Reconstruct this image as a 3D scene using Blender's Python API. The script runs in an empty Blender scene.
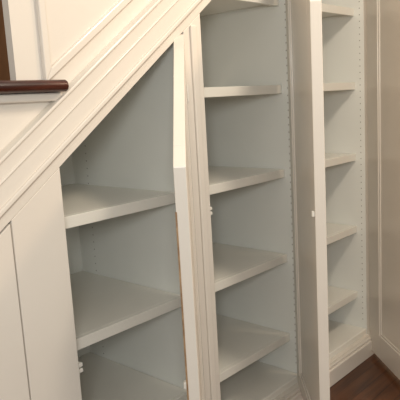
import bpy, bmesh, math
from mathutils import Vector, Matrix
S=bpy.context.scene
S.view_settings.view_transform='Standard'

# ---------------- materials ----------------
def mat(name,c1,c2,rough=0.45,scale=6,bump=0.02,metal=0):
    m=bpy.data.materials.new(name); m.use_nodes=True
    n=m.node_tree.nodes; l=m.node_tree.links; b=n['Principled BSDF']
    tc=n.new('ShaderNodeTexCoord'); nz=n.new('ShaderNodeTexNoise'); nz.inputs['Scale'].default_value=scale
    nz.inputs['Detail'].default_value=5
    l.new(tc.outputs['Object'],nz.inputs['Vector'])
    r=n.new('ShaderNodeValToRGB'); r.color_ramp.elements[0].color=(*c1,1); r.color_ramp.elements[1].color=(*c2,1)
    r.color_ramp.elements[0].position=.3; r.color_ramp.elements[1].position=.7
    l.new(nz.outputs['Fac'],r.inputs['Fac']); l.new(r.outputs['Color'],b.inputs['Base Color'])
    b.inputs['Roughness'].default_value=rough; b.inputs['Metallic'].default_value=metal
    if bump:
        nb=n.new('ShaderNodeTexNoise'); nb.inputs['Scale'].default_value=60
        l.new(tc.outputs['Object'],nb.inputs['Vector'])
        bp=n.new('ShaderNodeBump'); bp.inputs['Strength'].default_value=bump; bp.inputs['Distance'].default_value=.01
        l.new(nb.outputs['Fac'],bp.inputs['Height']); l.new(bp.outputs['Normal'],b.inputs['Normal'])
    return m
def wood(name,c1,c2,scale=(1,14,14),rough=.3,planks=False):
    m=bpy.data.materials.new(name); m.use_nodes=True
    n=m.node_tree.nodes; l=m.node_tree.links; b=n['Principled BSDF']
    tc=n.new('ShaderNodeTexCoord'); mp=n.new('ShaderNodeMapping'); mp.inputs['Scale'].default_value=scale
    nz=n.new('ShaderNodeTexNoise'); nz.inputs['Scale'].default_value=3; nz.inputs['Detail'].default_value=8
    l.new(tc.outputs['Object'],mp.inputs['Vector']); l.new(mp.outputs['Vector'],nz.inputs['Vector'])
    r=n.new('ShaderNodeValToRGB'); r.color_ramp.elements[0].color=(*c1,1); r.color_ramp.elements[1].color=(*c2,1)
    r.color_ramp.elements[0].position=.35; r.color_ramp.elements[1].position=.7
    l.new(nz.outputs['Fac'],r.inputs['Fac'])
    out=r.outputs['Color']
    if planks:
        br=n.new('ShaderNodeTexBrick'); br.inputs['Scale'].default_value=1
        br.inputs['Brick Width'].default_value=1.1; br.inputs['Row Height'].default_value=.08
        br.inputs['Mortar Size'].default_value=.0015
        br.inputs['Color1'].default_value=(1,1,1,1); br.inputs['Color2'].default_value=(.7,.7,.7,1); br.inputs['Mortar'].default_value=(.15,.15,.15,1)
        l.new(tc.outputs['Object'],br.inputs['Vector'])
        mx=n.new('ShaderNodeMixRGB'); mx.blend_type='MULTIPLY'; mx.inputs['Fac'].default_value=1
        l.new(out,mx.inputs[1]); l.new(br.outputs['Color'],mx.inputs[2]); out=mx.outputs[0]
    l.new(out,b.inputs['Base Color']); b.inputs['Roughness'].default_value=rough
    return m
M_trim=mat('warm_white_paint',(.72,.665,.595),(.74,.685,.615),.25)
M_in=mat('interior_white_paint',(.82,.825,.78),(.84,.845,.80),.36)
M_shelf=mat('shelf_paint',(.82,.79,.72),(.84,.81,.74),.24)
M_hole=mat('pin_hole_dark',(.32,.3,.27),(.38,.35,.32),.8,bump=0)
M_metal=mat('catch_plastic',(.75,.72,.66),(.8,.77,.7),.3,bump=0)
M_edge=wood('door_edge_brown',(.25,.15,.08),(.45,.30,.17),(20,20,12))  # brown tone of the thin strip on the free door edge
M_mah=wood('mahogany',(.030,.006,.003),(.085,.017,.007),(2,20,20),.2)
M_brown=wood('brown_stained_wall',(.20,.09,.035),(.30,.14,.06),(6,6,1),.5)
M_floor=wood('oak_floor',(.065,.022,.009),(.14,.052,.020),(1,14,1),.3,planks=True)
M_wall=mat('wall_paint',(.70,.60,.47),(.74,.64,.5),.6)

def empty(name):
    e=bpy.data.objects.new(name,None); S.collection.objects.link(e); return e
def finish(bm,name,m,parent=None,bevel=.0015):
    bmesh.ops.recalc_face_normals(bm,faces=bm.faces)
    me=bpy.data.meshes.new(name); bm.to_mesh(me); bm.free()
    o=bpy.data.objects.new(name,me); S.collection.objects.link(o)
    me.materials.append(m)
    if bevel:
        b=o.modifiers.new('bevel','BEVEL'); b.width=bevel; b.segments=2; b.limit_method='ANGLE'
    if parent: o.parent=parent
    return o
def add_prism(bm,pts,f0,f1):
    a=[bm.verts.new(f0(*p)) for p in pts]; b=[bm.verts.new(f1(*p)) for p in pts]
    bm.faces.new(a); bm.faces.new(b[::-1])
    n=len(pts)
    for i in range(n):
        j=(i+1)%n; bm.faces.new((a[i],b[i],b[j],a[j]))
def prisms(name,lst,m,parent=None,bevel=.0015):
    bm=bmesh.new()
    for pts,y0,y1 in lst:
        add_prism(bm,pts,lambda x,z,y0=y0:(x,y0,z),lambda x,z,y1=y1:(x,y1,z))
    return finish(bm,name,m,parent,bevel)
def R(x0,x1,z0,z1): return [(x0,z0),(x1,z0),(x1,z1),(x0,z1)]
def boxes(name,lst,m,parent=None,bevel=.0015):
    return prisms(name,[(R(b[0],b[1],b[4],b[5]),b[2],b[3]) for b in lst],m,parent,bevel)

# ---------------- dimensions ----------------
SL=.73
def L(x,o=0): return .5575+SL*x+o      # underside line of the raking frame
YF=-.075; YB=-.05; YD=.63
CEIL=2.75
B1=(.968,1.515); B2=(1.605,2.207); B3=(2.30,2.88)
XE=2.97; ZP=.13
cab=empty('under_stair_cabinet')
# face frame
ff=[]
ff.append(([(.800,.0),(.968,.0),(.968,L(.968)),(.800,L(.800))],YF,YB))
ff.append(([(1.515,0),(1.605,0),(1.605,L(1.605)),(1.515,L(1.515))],YF,YB))
ff.append(([(2.207,0),(2.30,0),(2.30,L(2.30)),(2.207,L(2.207))],YF,YB))
ff.append(([(2.88,0),(XE,0),(XE,L(XE)),(2.88,L(2.88))],YF,YB))
for a,b in ((.18,.800),B1,B2,B3): ff.append((R(a,b,0,.10),YF,YB))
ff.append((R(.10,.18,0,L(.10)),YF,YB))
ff.append(([(.10,L(.10)),(XE,L(XE)),(XE,L(XE,.065)),(.10,L(.10,.065))],YF,YB))
prisms('face_frame',ff,M_trim,cab,.002)
# bead on the posts
boxes('post_bead',[(1.545,1.575,YF-.009,YF,.09,L(1.545)),(2.238,2.268,YF-.009,YF,.09,L(2.238))],M_trim,cab,.004)
# dividers and interior
dv=[]
for i,(a,b) in enumerate(((.878,.968),(1.515,1.605),(2.207,2.30),(2.88,XE))):
    dv.append(([(a,0),(b,0),(b,L(b)),(a,L(a))],YB,YD))
prisms('divider_panels',dv,M_in,cab,.001)
prisms('back_panel',[([(.2,0),(XE,0),(XE,L(XE)),(.2,L(.2))],YD,YD+.02)],M_in,cab,0)
prisms('sloped_soffit',[([(.2,L(.2)),(XE,L(XE)),(XE,L(XE,.02)),(.2,L(.2,.02))],YB,YD+.02)],M_in,cab,0)
boxes('base_deck',[(B[0],B[1],YB,YD,.05,ZP) for B in (B1,B2,B3)],M_shelf,cab,.005)
# plinth moulding
boxes('plinth_moulding',[(.10,XE,YF-.028,YF,0,.085),(.10,XE,YF-.018,YF,.085,.10)],M_trim,cab,.004)
# shelves
TH=.038
k=0
for B,zs in ((B1,(.285,.671,1.065)),(B2,(.285,.671,1.065,1.438,1.81)),(B3,(.30,.671,1.065,1.438,1.81,2.19))):
    for z in zs:
        k+=1
        boxes('shelf_%d'%k,[(B[0]+.002,B[1]-.002,0.018,YD,z+.014,z+TH),(B[0]+.002,B[1]-.002,0,.018,z,z+TH)],M_shelf,cab,.002)
# shelf pin holes
bm=bmesh.new()
def hole(x,y,z,s):
    vs=[]
    for i in range(10):
        t=i*math.tau/10; vs.append(bm.verts.new((x+s*.0006,y+.0028*math.cos(t),z+.0028*math.sin(t))))
    bm.faces.new(vs)
for X,s in ((1.515,-1),(2.207,-1),(2.88,-1),(.968,1),(1.605,1),(2.30,1)):
    for yy in (-.028,.53):
        z=.18
        while z<min(L(X)-.08,2.4):
            hole(X,yy,z,s); z+=.032
finish(bm,'shelf_pin_holes',M_hole,cab,0)
# catches
def catch(x,z):
    boxes('catch',[(x,x+.006,-.068,-.035,z-.022,z+.022),(x+.006,x+.022,-.064,-.045,z-.015,z-.003),(x+.006,x+.022,-.064,-.045,z+.003,z+.015)],M_metal,cab,.002)
catch(.968,.645); catch(1.605,1.02); catch(2.30,1.02)

# ---------------- doors ----------------
def door(hx,width,alpha,zb=.104,T=.034,strip=False,strike=None,hinge_y=YF-.004,w=.07,hinges=True,parent=None):
    e=empty('cabinet_door')
    if parent: e.parent=parent; e.name='closed_door_leaf'
    al=math.radians(alpha)
    d=Vector((-math.cos(al),-math.sin(al),0)); n=Vector((-math.sin(al),math.cos(al),0))
    H=Vector((hx,hinge_y,0))
    def P(s,t,z): return H+d*s+n*t+Vector((0,0,z))
    top=lambda s: L(hx-s)-.006
    def piece(bm,pts,t0,t1):
        add_prism(bm,pts,lambda s,z:P(s,t0,z),lambda s,z:P(s,t1,z))
    W=width
    bm=bmesh.new()
    piece(bm,[(0,zb),(w,zb),(w,top(w)),(0,top(0))],0,T)
    piece(bm,[(W-w,zb),(W,zb),(W,top(W)),(W-w,top(W-w))],0,T)
    piece(bm,[(w,zb),(W-w,zb),(W-w,zb+w),(w,zb+w)],0,T)
    h=.085
    piece(bm,[(w,top(w)-h),(W-w,top(W-w)-h),(W-w,top(W-w)),(w,top(w))],0,T)
    finish(bm,'stiles_and_rails',M_trim,e,.002)
    bm=bmesh.new()
    piece(bm,[(w,zb+w),(W-w,zb+w),(W-w,top(W-w)-h),(w,top(w)-h)],T*.3,T*.7)
    finish(bm,'panel',M_trim,e,0)
    bm=bmesh.new(); q=.012
    for t0,t1 in ((T*.12,T*.3),(T*.7,T*.88)):
        piece(bm,[(w,zb+w),(w+q,zb+w),(w+q,top(w+q)-h),(w,top(w)-h)],t0,t1)
        piece(bm,[(W-w-q,zb+w),(W-w,zb+w),(W-w,top(W-w)-h),(W-w-q,top(W-w-q)-h)],t0,t1)
        piece(bm,[(w+q,zb+w),(W-w-q,zb+w),(W-w-q,zb+w+q),(w+q,zb+w+q)],t0,t1)
        piece(bm,[(w+q,top(w+q)-h-q*1.2),(W-w-q,top(W-w-q)-h-q*1.2),(W-w-q,top(W-w-q)-h),(w+q,top(w+q)-h)],t0,t1)
    finish(bm,'panel_bead',M_trim,e,.001)
    if strip:  # thin brown strip laid on the free edge as its dark line
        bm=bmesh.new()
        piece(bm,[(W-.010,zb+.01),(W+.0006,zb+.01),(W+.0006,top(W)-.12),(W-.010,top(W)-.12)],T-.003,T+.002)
        finish(bm,'edge_strip',M_edge,e,0)
    if strike:
        bm=bmesh.new()
        piece(bm,[(W-.022,strike-.010),(W-.004,strike-.010),(W-.004,strike+.010),(W-.022,strike+.010)],T,T+.010)
        finish(bm,'strike_plate',M_metal,e,.002)
    if hinges:
        bm=bmesh.new()
        for z in (.28,top(0)-.2):
            piece(bm,[(-.002,z-.03),(.010,z-.03),(.010,z+.03),(-.002,z+.03)],-.005,0)
        finish(bm,'hinges',M_metal,e,.002)
    return e
door(1.511,.539,41.7,strip=True,strike=.645)
door(2.203,.594,41.2,strike=1.02,T=.038)
door(2.876,.572,48,zb=.03,w=.13,hinge_y=YF-.030)
door(.796,.612,0,hinge_y=YF,hinges=False,parent=cab,w=.09)

# ---------------- staircase side ----------------
st=empty('staircase')
XL=.872; ZT=1.475
Yw=-.055
wl=[([(.1,L(.1,.066)),(XE+.4,L(XE+.4,.066)),(XE+.4,CEIL+.6),(XL,CEIL+.6),(XL,ZT),(.1,ZT)],Yw,Yw+.03)]
prisms('stair_side_wall',wl,M_trim,st,0)
def band(o0,o1,y,x0=.10,x1=XE+.4): return ([(x0,L(x0,o0)),(x1,L(x1,o0)),(x1,L(x1,o1)),(x0,L(x0,o1))],y,Yw+.001)
prisms('stringer',[band(.06,.18,-.086),band(.045,.062,-.094),band(.118,.127,-.091),band(.170,.182,-.094)],M_trim,st,.003)
def ring(pts,inn,y):
    out=[]; n=len(pts)
    for i in range(n):
        j=(i+1)%n; out.append(([pts[i],pts[j],inn[j],inn[i]],y,Yw+.001))
    return out
def para(x0,x1,ob,zt,w=.022,y=-.066):
    P=[(x0,L(x0,ob)),(x1,L(x1,ob)),(x1,zt),(x0,zt)]
    I=[(x0+w,L(x0+w,ob+w*1.24)),(x1-w,L(x1-w,ob+w*1.24)),(x1-w,zt-w),(x0+w,zt-w)]
    return ring(P,I,y)
prisms('wall_panel_moulding',para(.955,1.55,.245,2.5,y=-.070)+para(1.68,2.3,.25,2.62),M_trim,st,.003)
# tread with nosing
bm=bmesh.new()
prof=[(-.02,1.475),(-.100,1.475),(-.109,1.480),(-.113,1.490),(-.109,1.502),(-.100,1.508),(-.02,1.508)]
add_prism(bm,prof,lambda y,z:(.0,y,z),lambda y,z:(1.000,y,z))
finish(bm,'tread_nosing',M_mah,st,.004)
boxes('landing',[(0,.85,-.02,1.2,1.476,1.507)],M_mah,st,0)
boxes('cove_moulding',[(0,1.0,-.078,-.054,1.45,1.4745)],M_trim,st,.006)

# ---------------- room ----------------
boxes('floor',[(-4,6,-5,1.6,-.05,0)],M_floor,None,0)
boxes('wall_back',[(-4,6,1.6,1.7,0,3.05)],M_brown,None,0)
boxes('wall_right',[(3.7,3.8,-5,1.6,0,3.05)],M_wall,None,0)
boxes('wall_stair_end',[(XE,3.7,-.05,.05,0,3.05)],M_wall,None,0)
boxes('wall_front_left',[(-4,.1,-.05,.05,0,3.05)],M_trim,None,0)

# ---------------- lights ----------------
w=bpy.data.worlds.new('World'); S.world=w; w.use_nodes=True
w.node_tree.nodes['Background'].inputs[0].default_value=(1,.94,.85,1)
w.node_tree.nodes['Background'].inputs[1].default_value=.70
def area(name,loc,tgt,size,e,c):
    ld=bpy.data.lights.new(name,'AREA'); ld.size=size; ld.energy=e; ld.color=c
    o=bpy.data.objects.new(name,ld); S.collection.objects.link(o); o.location=loc
    o.rotation_euler=(Vector(tgt)-Vector(loc)).to_track_quat('-Z','Y').to_euler()
area('ceiling_lamp',(1.6,-1.3,2.8),(1.8,0,.6),.25,21,(1,.87,.70))
area('hall_lamp',(2.7,-1.5,2.7),(2.6,0,.7),.3,24,(1,.72,.46))
area('camera_flash',(-.35,-1.8,1.7),(2.1,.2,1.0),.35,18,(.98,1,.97))

# ---------------- camera ----------------
psi=math.radians(42.6); P=math.radians(9.6); r=math.radians(3.3)
F=Vector((math.cos(P)*math.cos(psi),math.cos(P)*math.sin(psi),-math.sin(P)))
R0=Vector((math.sin(psi),-math.cos(psi),0)); U0=R0.cross(F)
Rr=R0*math.cos(r)-U0*math.sin(r); U=U0*math.cos(r)+R0*math.sin(r)
cd=bpy.data.cameras.new('camera'); cam=bpy.data.objects.new('camera',cd); S.collection.objects.link(cam)
mw=Matrix((( Rr.x,U.x,-F.x,0),(Rr.y,U.y,-F.y,-1.5),(Rr.z,U.z,-F.z,1.43),(0,0,0,1)))
cam.matrix_world=mw
cd.sensor_width=36; cd.lens=53.1; cd.clip_start=.01
S.camera=cam
